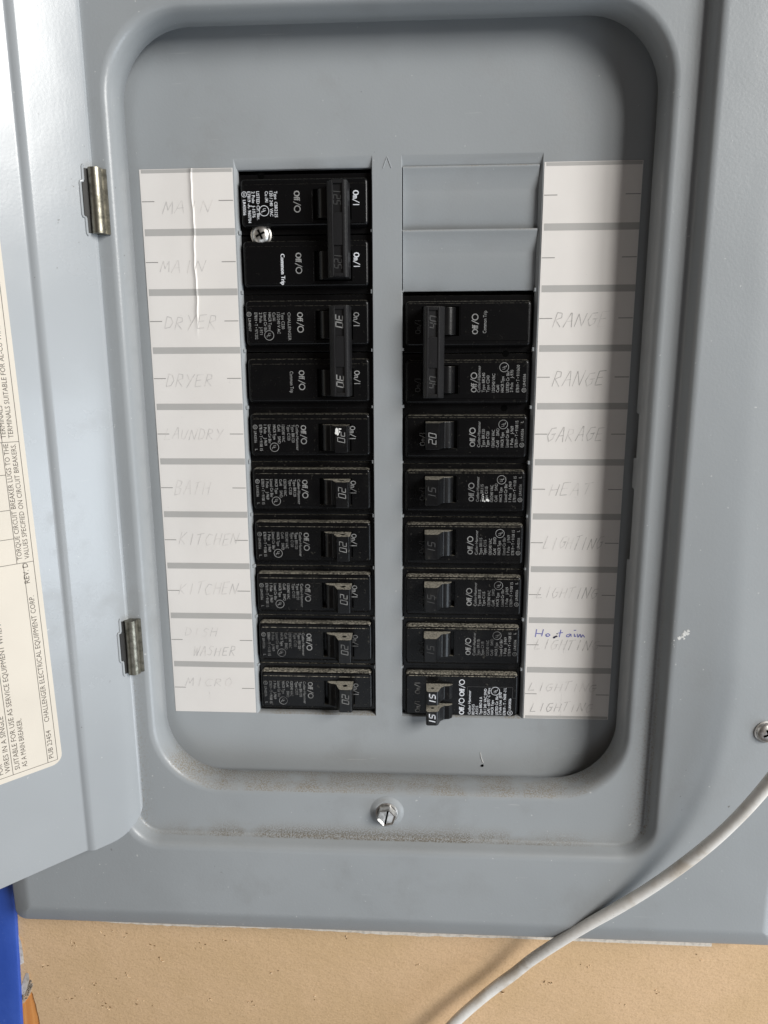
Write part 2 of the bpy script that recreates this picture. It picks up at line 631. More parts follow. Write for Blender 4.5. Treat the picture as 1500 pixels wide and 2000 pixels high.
# slanted segment digits like those moulded in the handles
SEG = {'0': [((0, 0), (0, 1), (1, 1), (1, 0), (0, 0))],
       '1': [((0.6, 0), (0.6, 1))],
       '2': [((0, 1), (1, 1), (1, .5), (0, .5), (0, 0), (1, 0))],
       '3': [((0, 1), (1, 1), (1, 0), (0, 0)), ((0.15, .5), (1, .5))],
       '4': [((0, 1), (0, .5), (1, .5)), ((1, 1), (1, 0))],
       '5': [((1, 1), (0, 1), (0, .5), (1, .5), (1, 0), (0, 0))]}


def seg_text(mb, s, x, y, h, w, gap, t, mapf, slant=0.2):
    for k, ch in enumerate(s):
        for pl in SEG[ch]:
            pts = []
            for a, b in zip(pl, pl[1:]):
                dx, dy = (b[0] - a[0]) * w, (b[1] - a[1]) * h
                d = math.hypot(dx, dy)
                ex, ey = dx / d * t * 0.4, dy / d * t * 0.4
                q0 = (a[0] * w - ex, a[1] * h - ey)
                q1 = (b[0] * w + ex, b[1] * h + ey)
                seg = [(x + k * (w + gap) + q[0] + q[1] * slant, y + q[1]) for q in (q0, q1)]
                mb.ribbon(seg, t, mapf)


# ------------------------------------------------------------------ the wall behind the panel
WALL = 10.0
mb = MB()
# brown board, torn away at the lower left; hole for the box
outline = [(900, -1480), (900, 900), (-900, 900), (-900, -1480)]
torn = [(-214, -380), (-209, -426), (-201.5, -425.5), (-199.2, -423.6), (-197.6, -421.2), (-196.0, -419.0), (-194.9, -416.6),
        (-194.2, -418.0), (-193.9, -421.5), (-193.2, -425), (-193.0, -429), (-192.4, -433), (-192.3, -440), (-196, -520), (-204, -640), (-216, -640)]
hole = [(-178, -348), (178, -348), (178, 150), (-178, 150)]
vs = mb.fill(outline, [hole, torn], WALL)
for L in (outline, hole, torn):
    mb.loops([[(a, b, WALL) for a, b in L], [(a, b, WALL - 12.5) for a, b in L]])
wall = mb.build('wall', M['board'], None, smooth=0)
wall.location = W(0, 0, 0)
wall['kind'] = 'structure'
# scuffed fibres lifted out of the board face
mb = MB()
mc = MB()
spots = [(-187, -400, 4), (-168, -386, 5), (-150, -377, 3), (-140, -378, 3), (-127, -384, 4), (-102, -383, 4), (-86, -380, 3), (-160, -412, 5), (-143, -404, 4),
         (-132, -421, 4), (-174, -421, 6), (-118, -391, 3), (-62, -398, 3), (-20, -376, 3), (10, -391, 2), (60, -405, 4), (84, -399, 7), (100, -388, 3),
         (121, -410, 3), (-96, -414, 3), (-73, -417, 4), (-39, -410, 3), (140, -400, 3), (156, -381, 2), (-155, -425, 7)]
for (u, v, k) in spots:
    for q in range(k):
        a = random.uniform(0, 6.28)
        l = random.uniform(0.5, 2.3)
        du, dv = math.cos(a) * l, math.sin(a) * l * 0.6
        cu, cv = u + random.gauss(0, 2.4), v + random.gauss(0, 1.5)
        (mb if q % 2 else mc).tube([(cu, cv, WALL - .05), (cu + du * .5, cv + dv * .5, WALL + random.uniform(.1, .45)), (cu + du, cv + dv, WALL + random.uniform(.0, .35))],
                                   lambda i: (0.10, 0.24, 0.08)[i], 5)
mb.build('torn_fibre', M['fibre'], wall)['kind'] = 'stuff'
mc.build('pale_fibre', M['fibre_light'], wall)['kind'] = 'stuff'
# torn paper edge and exposed gypsum core beside the blue board
mb = MB()
mb.loops([[(-199.0, -377, 10.1), (-196.6, -384, 10.9), (-196.3, -391, 10.8), (-196.8, -398, 10.2)], [(-201, -376, 10.05), (-200.5, -386, 10.1), (-200, -393, 10.1), (-199.5, -400, 10.05)]], closed=False)
mb.loops([[(-194.6, -404.0, 10.9), (-194.3, -407.5, 11.3), (-196.4, -413.6, 11.0), (-198.9, -419.0, 10.4)], [(-196.6, -404.5, 10.1), (-198.0, -408, 10.2), (-199.9, -413, 10.2), (-201.5, -418, 10.1)]], closed=False)
mb.build('torn_plaster_edge', M['gypsum'], wall, smooth=0)
mb = MB()
up, lo = [], []
for i in range(121):
    u = -166 + i * 330 / 120
    e = -371.3 - (u + 69) * 0.0072
    k = max(0.0, min(1.0, (u + 166) / 25)) * max(.15, 1 - max(0, u + 10) / 170)
    up.append((u, -356, WALL + .12))
    lo.append((u, e + .55 - k * (.75 + .55 * math.sin(u * .05 + 1) + random.uniform(-.25, .45)), WALL + .1))
mb.loops([up, lo], closed=False)
mb.build('plaster_edge', M['gypsum'], wall, smooth=0)
mb = MB()
for i in range(110):
    t = random.random()
    cu = -194.0 - 5.4 * t + random.uniform(-.9, .7)
    cv = -410.5 - 11.0 * t + random.uniform(-2.2, 2.2)
    s = random.uniform(0.2, 0.6)
    mb.lathe([(0, 10 - s), (s, 10.0), (s * .7, 10 + s), (0, 10.1 + s * 1.5)], cu, cv, 5)
o = mb.build('plaster_crumb', M['crumb'], wall, smooth=0)
o['kind'] = 'stuff'

# stud behind the torn corner
mb = MB()
mb.box(-228, -186.5, -900, 300, -40, 9.1)
mb.bevel(.8)
o = mb.build('wood_stud', M['wood'])
o.location = W(0, 0, 0)
tag(o, 'orange wooden stud showing in the torn bottom left corner of the brown board', 'stud')

# blue painted board along the left edge
mb = MB()
rows = []
for (eu, ev) in ((-193.5, 900), (-193.5, -310), (-211.5, -600), (-222, -1470)):
    rows.append([(-330, ev, 10.3), (-330, ev, 12.6), (eu - 8.5, ev, 12.65), (eu - 7.2, ev, 12.6), (eu - 1.2, ev, 12.6), (eu - .3, ev, 12.3), (eu, ev, 11.6), (eu, ev, 10.3)])
mb.loops(rows, cap0=True, cap1=True)
o = mb.build('painted_board', M['blue'])
o.location = W(0, 0, 0)
tag(o, 'narrow blue painted board standing left of the grey panel cover', 'board')

# ------------------------------------------------------------------ the panel itself
panel = empty('electrical_panel', 0, 0, 0)
tag(panel, 'grey metal breaker panel with its door swung open to the left', 'electrical panel')

# cover: one pressed sheet, swept through rounded rectangles
vr0, vr1, rA = -282.6, 52.9, 30.0
span0 = vr0 + rA
spanL = vr1 - vr0 - 2 * rA
notches = [(-124.0, -104.3), (-170.5, -137.6)]
fr = []
for a, b in notches[::-1]:
    fr += [(a - 0.25 - span0) / spanL, (a + 0.25 - span0) / spanL, (b - 0.25 - span0) / spanL, (b + 0.25 - span0) / spanL]


def cov(u0, u1, v0, v1, r, off, w, notch=False):
    L = rrect(u0 - off, u1 + off, v0 - off, v1 + off, max(r + off, .5), 14, fr)
    out = []
    for i, (a, b) in enumerate(L):
        ww = w
        if notch and i < len(fr) and (i % 4) in (1, 2):
            ww = w + 3.6
        out.append((a, b, ww))
    return out


A = (-110.2, 110.2, vr0, vr1, rA)
B = (-122.6, 122.6, -308.0, 67.0, 13.0)
C = (-189.0, 189.0, -358.3, 176.0, 6.0)
LP = [cov(*A, 1.2, 8, True), cov(*A, 1.2, 6.1, True), cov(*A, 1.0, 5.9, True), cov(*A, 0.15, 5.9, True), cov(*A, 0, 6.1, True), cov(*A, 0.15, 13), cov(*A, 0.3, 15.5),
      cov(*A, 0.7, 17.3), cov(*A, 1.5, 18.8), cov(*A, 2.6, 19.7), cov(*A, 4.0, 20), cov(*A, 4.4, 20),
      cov(*B, -0.6, 20), cov(*B, 0, 20), cov(*B, 0.5, 20.4), cov(*B, 0.9, 21.2), cov(*B, 1.9, 24.6), cov(*B, 2.6, 26), cov(*B, 3.7, 26.8), cov(*B, 5.2, 27), cov(*B, 5.7, 27),
      cov(*C, -11, 27), cov(*C, -10.4, 27), cov(*C, -9, 26.85), cov(*C, -7.8, 26.5), cov(*C, -0.9, 24.3), cov(*C, -0.25, 23.9), cov(*C, 0, 23.2), cov(*C, 0, 11.0)]
mb = MB()
mb.loops(LP)
mb.build('cover', M['paint'], panel, smooth=40)

# box in the wall that the cover closes
mb = MB()
mb.loops([[(a, b, w) for a, b in rrect(-176, 176, -346, 148, 3, 2)] for w in (19.0, -95.0)], cap1=True)
mb.build('box', M['paint'], panel)

# dead front with its two breaker openings
OL, OR = (-65.0, -6.8), (6.8, 65.0)
VT, VB = 0.0, -253.9
mb = MB()
out = [(-168, -330), (168, -330), (168, 130), (-168, 130)]
holes = []
for (a, b) in (OL, OR):
    oa, ob = (1.5, .55) if a < 0 else (.55, 1.5)
    holes.append([(a - oa, VB - 1.0), (b + ob, VB - 1.0), (b + ob, VT + 4.6), (a - oa, VT + 4.6)])
mb.fill(out, holes, 0.0)
for (a, b) in (OL, OR):
    oa, ob = (1.0, .367) if a < 0 else (.367, 1.0)

    def rl(o, t, bt, w, wt):
        return [(a - o * oa, VB - bt, w), (b + o * ob, VB - bt, w), (b + o * ob, VT + t, wt), (a - o * oa, VT + t, wt)]
    mb.loops([rl(1.5, 4.6, 1.0, 0, 0), rl(1.25, 4.2, .8, -.06, -.1), rl(0.5, .6, .35, -.6, -1.3), rl(0.12, .1, .1, -1.2, -1.7), rl(0, 0, 0, -1.8, -2.3), rl(0, 0, 0, -3.6, -3.6)])
bmesh.ops.remove_doubles(mb.bm, verts=mb.bm.verts, dist=1e-6)
front = mb.build('dead_front', M['paint'], panel, smooth=25)
# snapped knockout nibs along the opening edges
mb = MB()
for (a, b) in (OL, OR):
    for i in range(1, 10):
        v = -25.4 * i - 0.2
        for (e, s) in ((a, 1), (b, -1)):
            if a > 0 and i < 2:
                continue
            d = random.uniform(.35, .8)
            mb.prism([(e - .3 * s, -.5), (e - .3 * s, -1.9), (e + d * s, -1.9), (e + d * .6 * s, -.6)], v - random.uniform(.5, 1.0), v + random.uniform(.4, .9))
mb.build('knockout_nibs', M['paint'], panel)['kind'] = 'stuff'
# embossed arrow
mb = MB()
for s in (-1, 1):
    mb.tube([(0.15, 3.9, 0.0), (0.15 + s * 0.95, 1.6, 0.05), (0.15 + s * 1.75, -0.6, 0.0)], 0.22, 6)
mb.build('arrow_mark', M['paint'], panel)

# two blank filler plates still in the right opening
for k in range(2):
    t = -25.7 * k
    mb = MB()
    prof = [(0.15, -0.9), (-0.35, -0.55), (-0.8, -0.6), (-1.2, -1.0), (-8.6, -3.0), (-9.8, -3.25), (-25.0, -3.5), (-25.35, -3.9)]
    mb.loops([[(a, t + v, w) for a in (6.9, 7.5, 8.2, 63.2, 64.9)] for v, w in prof], closed=False)
    mb.loops([[(6.9, t + v, w + 0.02) for v, w in prof], [(6.9, t + v, max(w, -0.2)) for v, w in prof]], closed=False)
    mb.build('blank_plate', M['paint'], panel, smooth=50)

# ------------------------------------------------------------------ circuit directory strips
STROKE = {
    'A': [[(0, 0), (.45, 1), (.55, 1), (.95, 0)], [(.15, .4), (.85, .45)]], 'M': [[(0, 0), (.15, 1), (.5, .3), (.8, 1), (1, 0)]], 'I': [[(.5, 0), (.5, 1)]],
    'N': [[(0, 0), (.1, 1), (.8, .05), (1, 1.05)]], 'D': [[(.1, 0), (.1, 1), (.6, .9), (.95, .5), (.7, .1), (.1, 0)]],
    'R': [[(.1, 0), (.15, 1), (.7, .95), (.8, .65), (.2, .5), (.95, 0)]], 'Y': [[(0, 1), (.45, .55)], [(1, 1), (.3, -.1)]],
    'E': [[(.9, 1), (.1, .95), (.1, 0), (.9, .05)], [(.1, .5), (.75, .55)]], 'L': [[(.2, 1), (.05, 0), (.9, .05)]], 'U': [[(0, 1), (.1, .1), (.6, 0), (.9, 1)]],
    'B': [[(.1, 0), (.1, 1), (.75, .9), (.7, .6), (.15, .52), (.85, .4), (.8, .05), (.05, -.05)]], 'T': [[(0, .95), (1, 1.1)], [(.5, 1), (.4, 0)]],
    'H': [[(.1, 0), (.15, 1)], [(.9, 0), (.95, 1)], [(.1, .5), (.9, .55)]], 'C': [[(.95, .9), (.4, 1), (.05, .5), (.4, 0), (.95, .1)]],
    'K': [[(.1, 0), (.15, 1)], [(.9, 1), (.15, .45), (.95, 0)]], 'S': [[(.9, .9), (.4, 1), (.15, .75), (.8, .4), (.6, 0), (0, .05)]],
    'W': [[(0, 1), (.2, 0), (.5, .8), (.7, 0), (1, 1.1)]], 'G': [[(.9, .95), (.3, .9), (.05, .4), (.4, 0), (.85, .2), (.9, .5), (.5, .5), (1.05, .55)]],
    'O': [[(.5, 1), (.1, .7), (.2, .1), (.7, 0), (.95, .5), (.5, 1)]]}


def smooth_line(pl, k=3):
    out = []
    n = len(pl)
    for i in range(n - 1):
        p0, p1, p2, p3 = pl[max(i - 1, 0)], pl[i], pl[i + 1], pl[min(i + 2, n - 1)]
        for s in range(k):
            t = s / k
            q = []
            for d in (0, 1):
                a = 2 * p1[d]
                b = (p2[d] - p0[d]) * 0.75
                c = 2 * p0[d] - 5 * p1[d] + 4 * p2[d] - p3[d]
                e = -p0[d] + 3 * p1[d] - 3 * p2[d] + p3[d]
                q.append(0.5 * (a + b * t + c * t * t * 0.8 + e * t * t * t * 0.8) + 0.1 * 0)
            out.append(tuple(q))
    out.append(pl[-1])
    return out


def write(mb, word, x0, x1, y0, h, mapf, width=0.33, slant=0.28):
    n = len(word)
    adv = (x1 - x0 - h * slant) / n
    for i, ch in enumerate(word):
        ox, oy = random.uniform(-.05, .05) * adv, random.uniform(-.07, .07) * h
        sc = random.uniform(.88, 1.1)
        for pl in STROKE[ch]:
            pts = []
            for (a, b) in pl:
                yy = b * h * sc + oy
                pts.append((x0 + i * adv + a * adv * 0.78 + ox + yy * slant, y0 + yy))
            mb.ribbon(pts, width * random.uniform(.5, 1.15), mapf)


def strip(u0, u1, words, ridge, end_stripe, extra=None):
    wdt = u1 - u0

    def ru(v):                                   # centre line of the crease, from the left edge
        return 22.2 + 0.012 * (v + 70) + 0.25 * math.sin(v * .21) + 0.12 * math.sin(v * .67)

    def hz(x, v):
        z = 0.22
        if ridge:
            k = max(0.0, min(1.0, (v + 70) / 8)) * (1.0 if v > -62 else 0.55)
            d = x - ru(v)
            if -2.2 < d <= 0:
                z += k * 0.62 * (1 + d / 2.2) ** 2
            elif 0 < d < 0.55:
                z += k * 0.62 * (1 - d / 0.55)
        z += 0.10 * math.sin(v * .083 + u0) * math.sin(x * .13 + 1)
        # ends lift a touch
        return z

    def pm(dz):
        return lambda x, v: (u0 + x, v, hz(x, v) + dz)
    nv = 128
    mbp = MB()
    rowsv = [0.6 - 254.8 * i / nv for i in range(nv + 1)]
    loops = []
    for v in rowsv:
        c = ru(v)
        xs = [0, .6, 4, 9, 14, 18, c - 2.2, c - 1.5, c - .9, c - .4, c, c + .25, c + .55, c + 1.2, 27, 32, 37, wdt - .6, wdt]
        loops.append([(u0 + x, v, hz(x, v)) for x in xs])
    mbp.loops(loops, closed=False)
    # paper thickness
    for x in (0, wdt):
        mbp.loops([[(u0 + x, v, hz(x, v)) for v in rowsv], [(u0 + x, v, 0.02) for v in rowsv]], closed=False)
    sp = mbp.build('directory_strip', M['paper'], panel, smooth=20)
    ms, mt = 0, None

    def band(nm, x0, x1, v0, v1, dz):
        cx = ru((v0 + v1) / 2)
        xs = sorted(set([x0, x1] + [x for x in (4, 9, 14, 18, cx - 2.2, cx - 1.5, cx - .9, cx - .4, cx, cx + .25, cx + .55, cx + 1.2, 27, 32, 37) if x0 < x < x1]))
        f = pm(dz)
        nn = 3 if v1 - v0 > 1 else 1
        m = MB()
        m.loops([[f(x, v0 + (v1 - v0) * i / nn) for x in xs] for i in range(nn + 1)], closed=False)
        m.build('row_tick' if nm is mt else 'row_stripe', M['tick'] if nm is mt else M['stripe'], sp, smooth=0)
    for i in range(1, 10):
        band(ms, 0.8, wdt - .05, -25.4 * i - 1.45, -25.4 * i + 1.45, 0.05)
    band(ms, 0.8, wdt - .3, -1.0, 0.4, 0.05)
    if end_stripe:
        band(ms, 0.8, wdt - .3, -254.0, -252.6, 0.05)
    for i in range(10):
        v = -25.4 * i - 12.55
        band(mt, 0.3, 5.9, v - .17, v + .17, 0.05)
        band(mt, wdt - 6.6, wdt - .3, v - .17, v + .17, 0.05)
    for (word, row, x0, x1, top, bot) in words:
        m = MB()
        base = -25.4 * row - 12.55 + bot
        write(m, word, x0, x1, base, top - bot, pm(0.075))
        o = m.build('pencil_writing', M['pencil' if u0 < 0 else 'pencil_dark'], sp, smooth=0)
    if extra:
        extra(sp, pm)
    return sp


strip(-107.83, -66.75, [('MAIN', 0, 9, 33, .3, -5.2), ('MAIN', 1, 6.5, 28.5, .7, -4.3), ('DRYER', 2, 6.5, 33, 2.4, -3.4), ('DRYER', 3, 5.5, 30, 2.5, -3.4),
                        ('LAUNDRY', 4, 3.2, 32.5, 2.4, -2.5), ('BATH', 5, 6.4, 25.5, 3, -3.4), ('KITCHEN', 6, 6.8, 38, 3.3, -2.3), ('KITCHEN', 7, 5.3, 36.5, 4.2, -1.8),
                        ('DISH', 8, 7, 25, 6.4, 2), ('WASHER', 8, 10.5, 33.5, -3.5, -8.2), ('MICRO', 9, 5.7, 31.5, 5.3, 1)], True, False)


def hostaim(sp, pm):
    m = MB()
    base = -25.4 * 8 - 12.55 + 4.0
    H = [[(4.2, 0), (4.7, 4.0)], [(7.2, .4), (7.9, 4.0)], [(4.5, 1.9), (7.6, 1.6)], [(9.6, .2), (9.0, 1.2), (10.2, 1.9), (11.2, 1.1), (10.2, .3), (9.4, .9)],
         [(15.6, .2), (16.2, 3.9)], [(15.0, 2.2), (17.2, 2.5)], [(20.6, 1.9), (19.2, 1.4), (18.9, .6), (20, .3), (21.0, 1.9), (21.2, .4)], [(22.6, 2.0), (22.8, .5), (23.6, 1.0)],
         [(22.3, 3.7), (23.4, 3.8)], [(24.0, 2.0), (24.4, .2), (25.4, 1.9), (25.9, .1), (26.6, 1.6), (27.6, .3)]]
    for pl in H:
        m.ribbon([(a, base + b) for a, b in pl], .42, pm(0.09))
    m.build('blue_writing', M['blue_ink'], sp, smooth=0)
    m = MB()
    for (x, y, r) in ((13.2, -.1, .62), (14.2, .5, .5), (14.5, 1.9, .33), (13.7, .25, .5)):
        f = pm(0.10)
        m.face([f(x + r * math.cos(t * .785) * random.uniform(.8, 1.2), base + y + r * math.sin(t * .785) * random.uniform(.7, 1.1)) for t in range(8)])
    m.build('ink_blot', M['ink_blot'], sp, smooth=0)


strip(66.75, 107.83, [('RANGE', 2, 5.7, 32, 2.5, -3.7), ('RANGE', 3, 6.6, 32, 2.3, -4.0), ('GARAGE', 4, 5.3, 33, 3.3, -3.2), ('HEAT', 5, 7.3, 29, 3.1, -2.7),
                      ('LIGHTING', 6, 6, 35, 3, -3.0), ('LIGHTING', 7, 3.6, 34, 3.6, -1.8), ('LIGHTING', 8, 3.5, 36, 2.4, -2.4),
                      ('LIGHTING', 9, 1.6, 36, 6.0, 1.6), ('LIGHTING', 9, 3, 34.5, -4.7, -9.2)], False, True, hostaim)


# ------------------------------------------------------------------ screws of the cover
def hex_screw(u, v, w, r=4.9):
    m = MB()
    m.lathe([(0, w + .2), (8.2, w + .02), (7.4, w + .35), (6.4, w + .95), (5.5, w + 1.1), (4.2, w + .7)], u, v, 36)
    m.build('screw_dimple', M['paint'], panel, smooth=60)
    m = MB()
    hx = [[(u + rr * math.cos(math.radians(60 * i + 12)), v + rr * math.sin(math.radians(60 * i + 12)), ww) for i in range(6)] for rr, ww in ((r, w + .6), (r, w + 4.2), (r * .9, w + 5.1))]
    m.loops(hx)
    inner = [[(u + rr * math.cos(math.radians(60 * i + 12)), v + rr * math.sin(math.radians(60 * i + 12)), ww) for i in range(6)] for rr, ww in ((r * .9, w + 5.1), (r * .72, w + 4.5))]
    m.loops(inner, cap1=True)
    m.lathe([(r * 1.08, w + .5), (r * 1.1, w + 1.2), (r * .95, w + 1.5)], u, v, 30)
    s = m.build('screw', M['steel'], panel, smooth=30)
    m = MB()
    ca, sa = math.cos(1.38), math.sin(1.38)
    q = [(-4.2, -.42), (4.2, -.42), (4.2, .42), (-4.2, .42)]
    m.loops([[(u + a * ca - b * sa, v + a * sa + b * ca, ww) for a, b in q] for ww in (w + 4.4, w + 4.75)], cap1=True)
    m.build('slot', M['void'], s, smooth=0)


def pan_screw(u, v, w, r, parent, cross=True, name='screw'):
    m = MB()
    m.lathe([(r * 1.12, w), (r * 1.14, w + .5), (r * 1.0, w + .7), (r, w + 1.0), (r * .97, w + 1.6), (r * .82, w + 2.3), (r * .55, w + 2.75), (r * .3, w + 2.9), (0, w + 2.95)], u, v, 30)
    s = m.build(name, M['steel'], parent, smooth=50)
    m = MB()
    for a in ((.45, 2.02) if cross else (.45,)):
        ca, sa = math.cos(a), math.sin(a)
        q = [(-r * .52, -r * .11), (r * .52, -r * .11), (r * .52, r * .11), (-r * .52, r * .11)]
        m.loops([[(u + x * ca - y * sa, v + x * sa + y * ca, ww) for x, y in q] for ww in (w + 2.2, w + 2.93 + a * .01)], cap1=True)
    m.build('slot', M['void'], s, smooth=0)
    return s


hex_screw(0.0, -294.4, 20.0)
pan_screw(170.2, -244.4, 27.0, 4.6, panel)

# chips of white paint on the cover
mb = MB()
for i in range(34):
    t = random.random()
    cu, cv = 125.6 + 7.5 * t + random.gauss(0, .5), -204.2 + 7.4 * t + random.gauss(0, .6)
    r = random.uniform(.15, .75) * (1.2 if .3 < t < .95 else .5)
    mb.face([(cu + r * math.cos(k * 1.05) * random.uniform(.5, 1.3), cv + r * math.sin(k * 1.05) * random.uniform(.5, 1.1), 27.06 + i * .002) for k in range(6)])
mb.build('paint_smear', M['white_chip'], panel, smooth=0)
mb = MB()
for (cu, cv, du, dv, ww) in ((46.0, -273.5, 1.0, -4.2, .1), (47.0, -277.6, .6, -1.3, .1)):
    mb.tube([(cu, cv, ww), (cu + du * .4, cv + dv * .6, ww + .15), (cu + du, cv + dv, ww)], .16, 5)
mb.build('scratch', M['white_chip'], panel, smooth=0)
mb = MB()
mb.lathe([(0.7, 0), (.6, .5), (0, .8)], 47.2, -280.6, 7)
mb.build('speck', M['void'], panel)

# ------------------------------------------------------------------ the open door
TH = math.radians(45)
HU, HW = -121.5, 24.0


def DM(s, v, n):                               # door coordinates -> panel millimetres
    return (HU - s * math.cos(TH) + n * math.sin(TH), v, HW + s * math.sin(TH) + n * math.cos(TH))


mb = MB()
VBOT, VTOP = -306.2, 92.0


def vb(s):
    if s < 13:
        return VBOT + 17 - math.sqrt(max(0, 17 ** 2 - (13 - s) ** 2))
    return VBOT


prof = [(-4.05, -9), (-4.05, -1.6), (-3.8, -.8), (-3.2, -.25), (-2.2, 0), (-1.6, 0), (-.4, 0), (1, 0), (2.6, 0), (4.5, 0), (7, 0), (10, 0), (13, 0), (18, 0), (20.2, 0), (20.7, -.02), (21.4, -.25), (22.2, -.8),
        (23.0, -1.6), (23.4, -2.1), (23.8, -2.35), (24.2, -2.4), (24.7, -2.4), (40, -2.4), (90, -2.4), (150, -2.4), (222, -2.4), (224, -2.9), (225, -4), (225, -12)]
L0, L1, Lb, Lb2, Lt = [], [], [], [], []
for s, n in prof:
    t = max(s, -4.0 + 0.02)
    b = vb(t)
    L0.append(DM(s, VTOP - (b - VBOT), n))
    L1.append(DM(s, b + 0.7, n))
    Lb.append(DM(s, b + .15, n - .25))
    Lb2.append(DM(s, b, n - .9))
    Lt.append(DM(s, b, min(n - 1, -9)))
mb.loops([L0, L1, Lb, Lb2, Lt], closed=False)
door = mb.build('door', M['door'], panel, smooth=40)


# back sheet so the door has a body from behind
mb = MB()
q = [(-3.7, VTOP - 16), (-3.7, -288), (14, -305.4), (224.6, -305.4), (224.6, VTOP - 1), (14, VTOP - 1)]
mb.face([DM(s, v, -9.0) for s, v in q])
mb.build('door_back', M['door'], door, smooth=0)

# sticker
SN = -2.25
mb = MB()
sl = [(32.6 if False else 31.9 + 0.0, 90)]
cr = 4.5
sx0 = lambda v: 30.6 + (v + 252) * 0.0135      # its edge leans a little against the door
poly = [(sx0(60), 60)]
poly += [(sx0(-253) + 0, -252.5)]
for i in range(7):
    a = math.radians(180 + 90 * i / 6)
    poly.append((sx0(-253) + cr + cr * math.cos(a), -252.9 + cr * math.sin(a)))
poly += [(200, -259.6), (200, 60)]
mb.loops([[DM(s, v, -2.38) for s, v in poly], [DM(s, v, SN) for s, v in poly]], cap1=True)
sticker = mb.build('sticker', M['cream'], door, smooth=0)
ml = MB()


def dmap(x, y):                                # reading direction up the door, lines stacked away from the hinge
    return DM(sx0(x) - 30.6 + y, x, SN + 0.06)


def rule(x0, y0, x1, y1, t=.22):
    ml.ribbon([(x0 + (x1 - x0) * i / 6, y0 + (y1 - y0) * i / 6) for i in range(7)], t, dmap)


def dm_text(m, s, x, y, cap, length):
    put_text(m, s, 0, 0, cap, length, lambda a, b: dmap(x + a, y - 1.6 + b))


YR = 32.6
rule(-255.2, YR, 60, YR)
rule(-255.2, YR, -255.2, 80)
rule(-255.2, 36.7, -163.2, 36.7)
rule(-163.2, YR, -163.2, 80)
rule(-163.2, 39.0, -112.9, 39.0)
rule(-112.9, YR, -112.9, 60)
rule(-112.9, 39.0 - 0.2, 60, 38.8)
rule(-255.2, 50.9, -163.2, 50.9)
for x in (-152.5, -140.5, -126.0):
    rule(x, 39, x, 70)
ml.build('printed_rules', M['ink'], sticker, smooth=0)
mt = MB()
dm_text(mt, 'PUB 23454', -253.6, 35.7, 2.1, 13.4)
dm_text(mt, 'CHALLENGER ELECTRICAL EQUIPMENT CORP.', -236.0, 35.7, 2.1, 58)
dm_text(mt, 'REV. D', -172.2, 36.6, 2.2, 8.8)
dm_text(mt, 'TORQUE CIRCUIT BREAKER LUGS TO THE', -161.8, 38.4, 1.95, 48.3)
dm_text(mt, 'VALUES SPECIFIED ON CIRCUIT BREAKERS.', -161.8, 35.6, 1.95, 48.0)
dm_text(mt, 'TERMINALS SUITABLE FOR AL-CU WIRE', -111.3, 36.0, 1.95, 44)
dm_text(mt, 'TERMINALS', -111.3, 38.8, 1.95, 13)
dm_text(mt, 'SUITABLE FOR USE AS SERVICE EQUIPMENT WHEN', -253.4, 49.6, 2.1, 66)
dm_text(mt, 'AS A MAIN BREAKER.', -253.4, 46.6, 2.1, 22.6)
dm_text(mt, 'WIRES IN A SINGLE', -253.4, 53.4, 2.1, 26)
dm_text(mt, 'FOR', -253.4, 56.2, 2.1, 5)
mt.build('printed_text', M['ink'], sticker, smooth=0)

# hinges: rolled knuckle with a leaf on the frame and one into the door
for (v0, v1) in ((-29.6, -4.4), (-223.6, -197.6)):
    mb = MB()
    prof = [(-113.9, 20.3), (-114.0, 21.0), (-115.4, 21.4)]
    cx, cw, r = -117.7, 22.6, 2.85
    for i in range(11):
        a = math.radians(-25 + 21 * i)
        prof.append((cx + r * math.cos(a), cw + r * math.sin(a)))
    prof += [(-122.6, 23.2), (-122.2, 22.0), (-119.5, 20.4)]
    mb.prism(prof, v0, v1)
    h = mb.build('hinge', M['hinge'], panel, smooth=30)
    mb = MB()
    vm0, vm1 = v0 + (v1 - v0) * .26, v0 + (v1 - v0) * .78
    mb.loops([[DM(s, v, n) for s, n in ((-1.2, .5), (1.3, .35), (1.5, .1), (1.5, -1))] for v in (vm0, vm1)], closed=False)
    mb.loops([[DM(s, v, n) for s, n in ((-1.4, .42), (.3, .30), (.4, .1), (.4, -1))] for v in (v0 + .2, v1 - .2)], closed=False)
    mb.build('hinge_leaf', M['hinge_dark'], h, smooth=0)
    # rim of the cut-out in the door around the leaf
    mb = MB()
    pts = [(.3, v1 + 1.0), (.75, v1 + .4), (.8, vm1 + .9), (1.1, vm1 + .35), (1.9, vm1 + .1), (2.05, vm1 - .5), (2.05, vm0 + .5), (1.8, vm0 - .2), (.85, vm0 - .7), (.8, v0 - .1), (.3, v0 - .8)]
    mb.tube([DM(s, v, .15) for s, v in pts], .55, 8)
    mb.build('cutout_rim', M['door'], door, smooth=40)

# ------------------------------------------------------------------ breakers
GRP = 'circuit breakers in the two columns'
TOPW = 0.5


def boss_loops(u0, u1, v0, v1, r=1.7):
    return [[(a, b, w) for a, b in rrect(u0 - o, u1 + o, v0 - o, v1 + o, r + o, 4)] for o, w in
            ((0.3, -3.4), (0.2, -.7), (0.05, -.15), (-0.25, .2), (-0.7, .42), (-1.1, TOPW))]


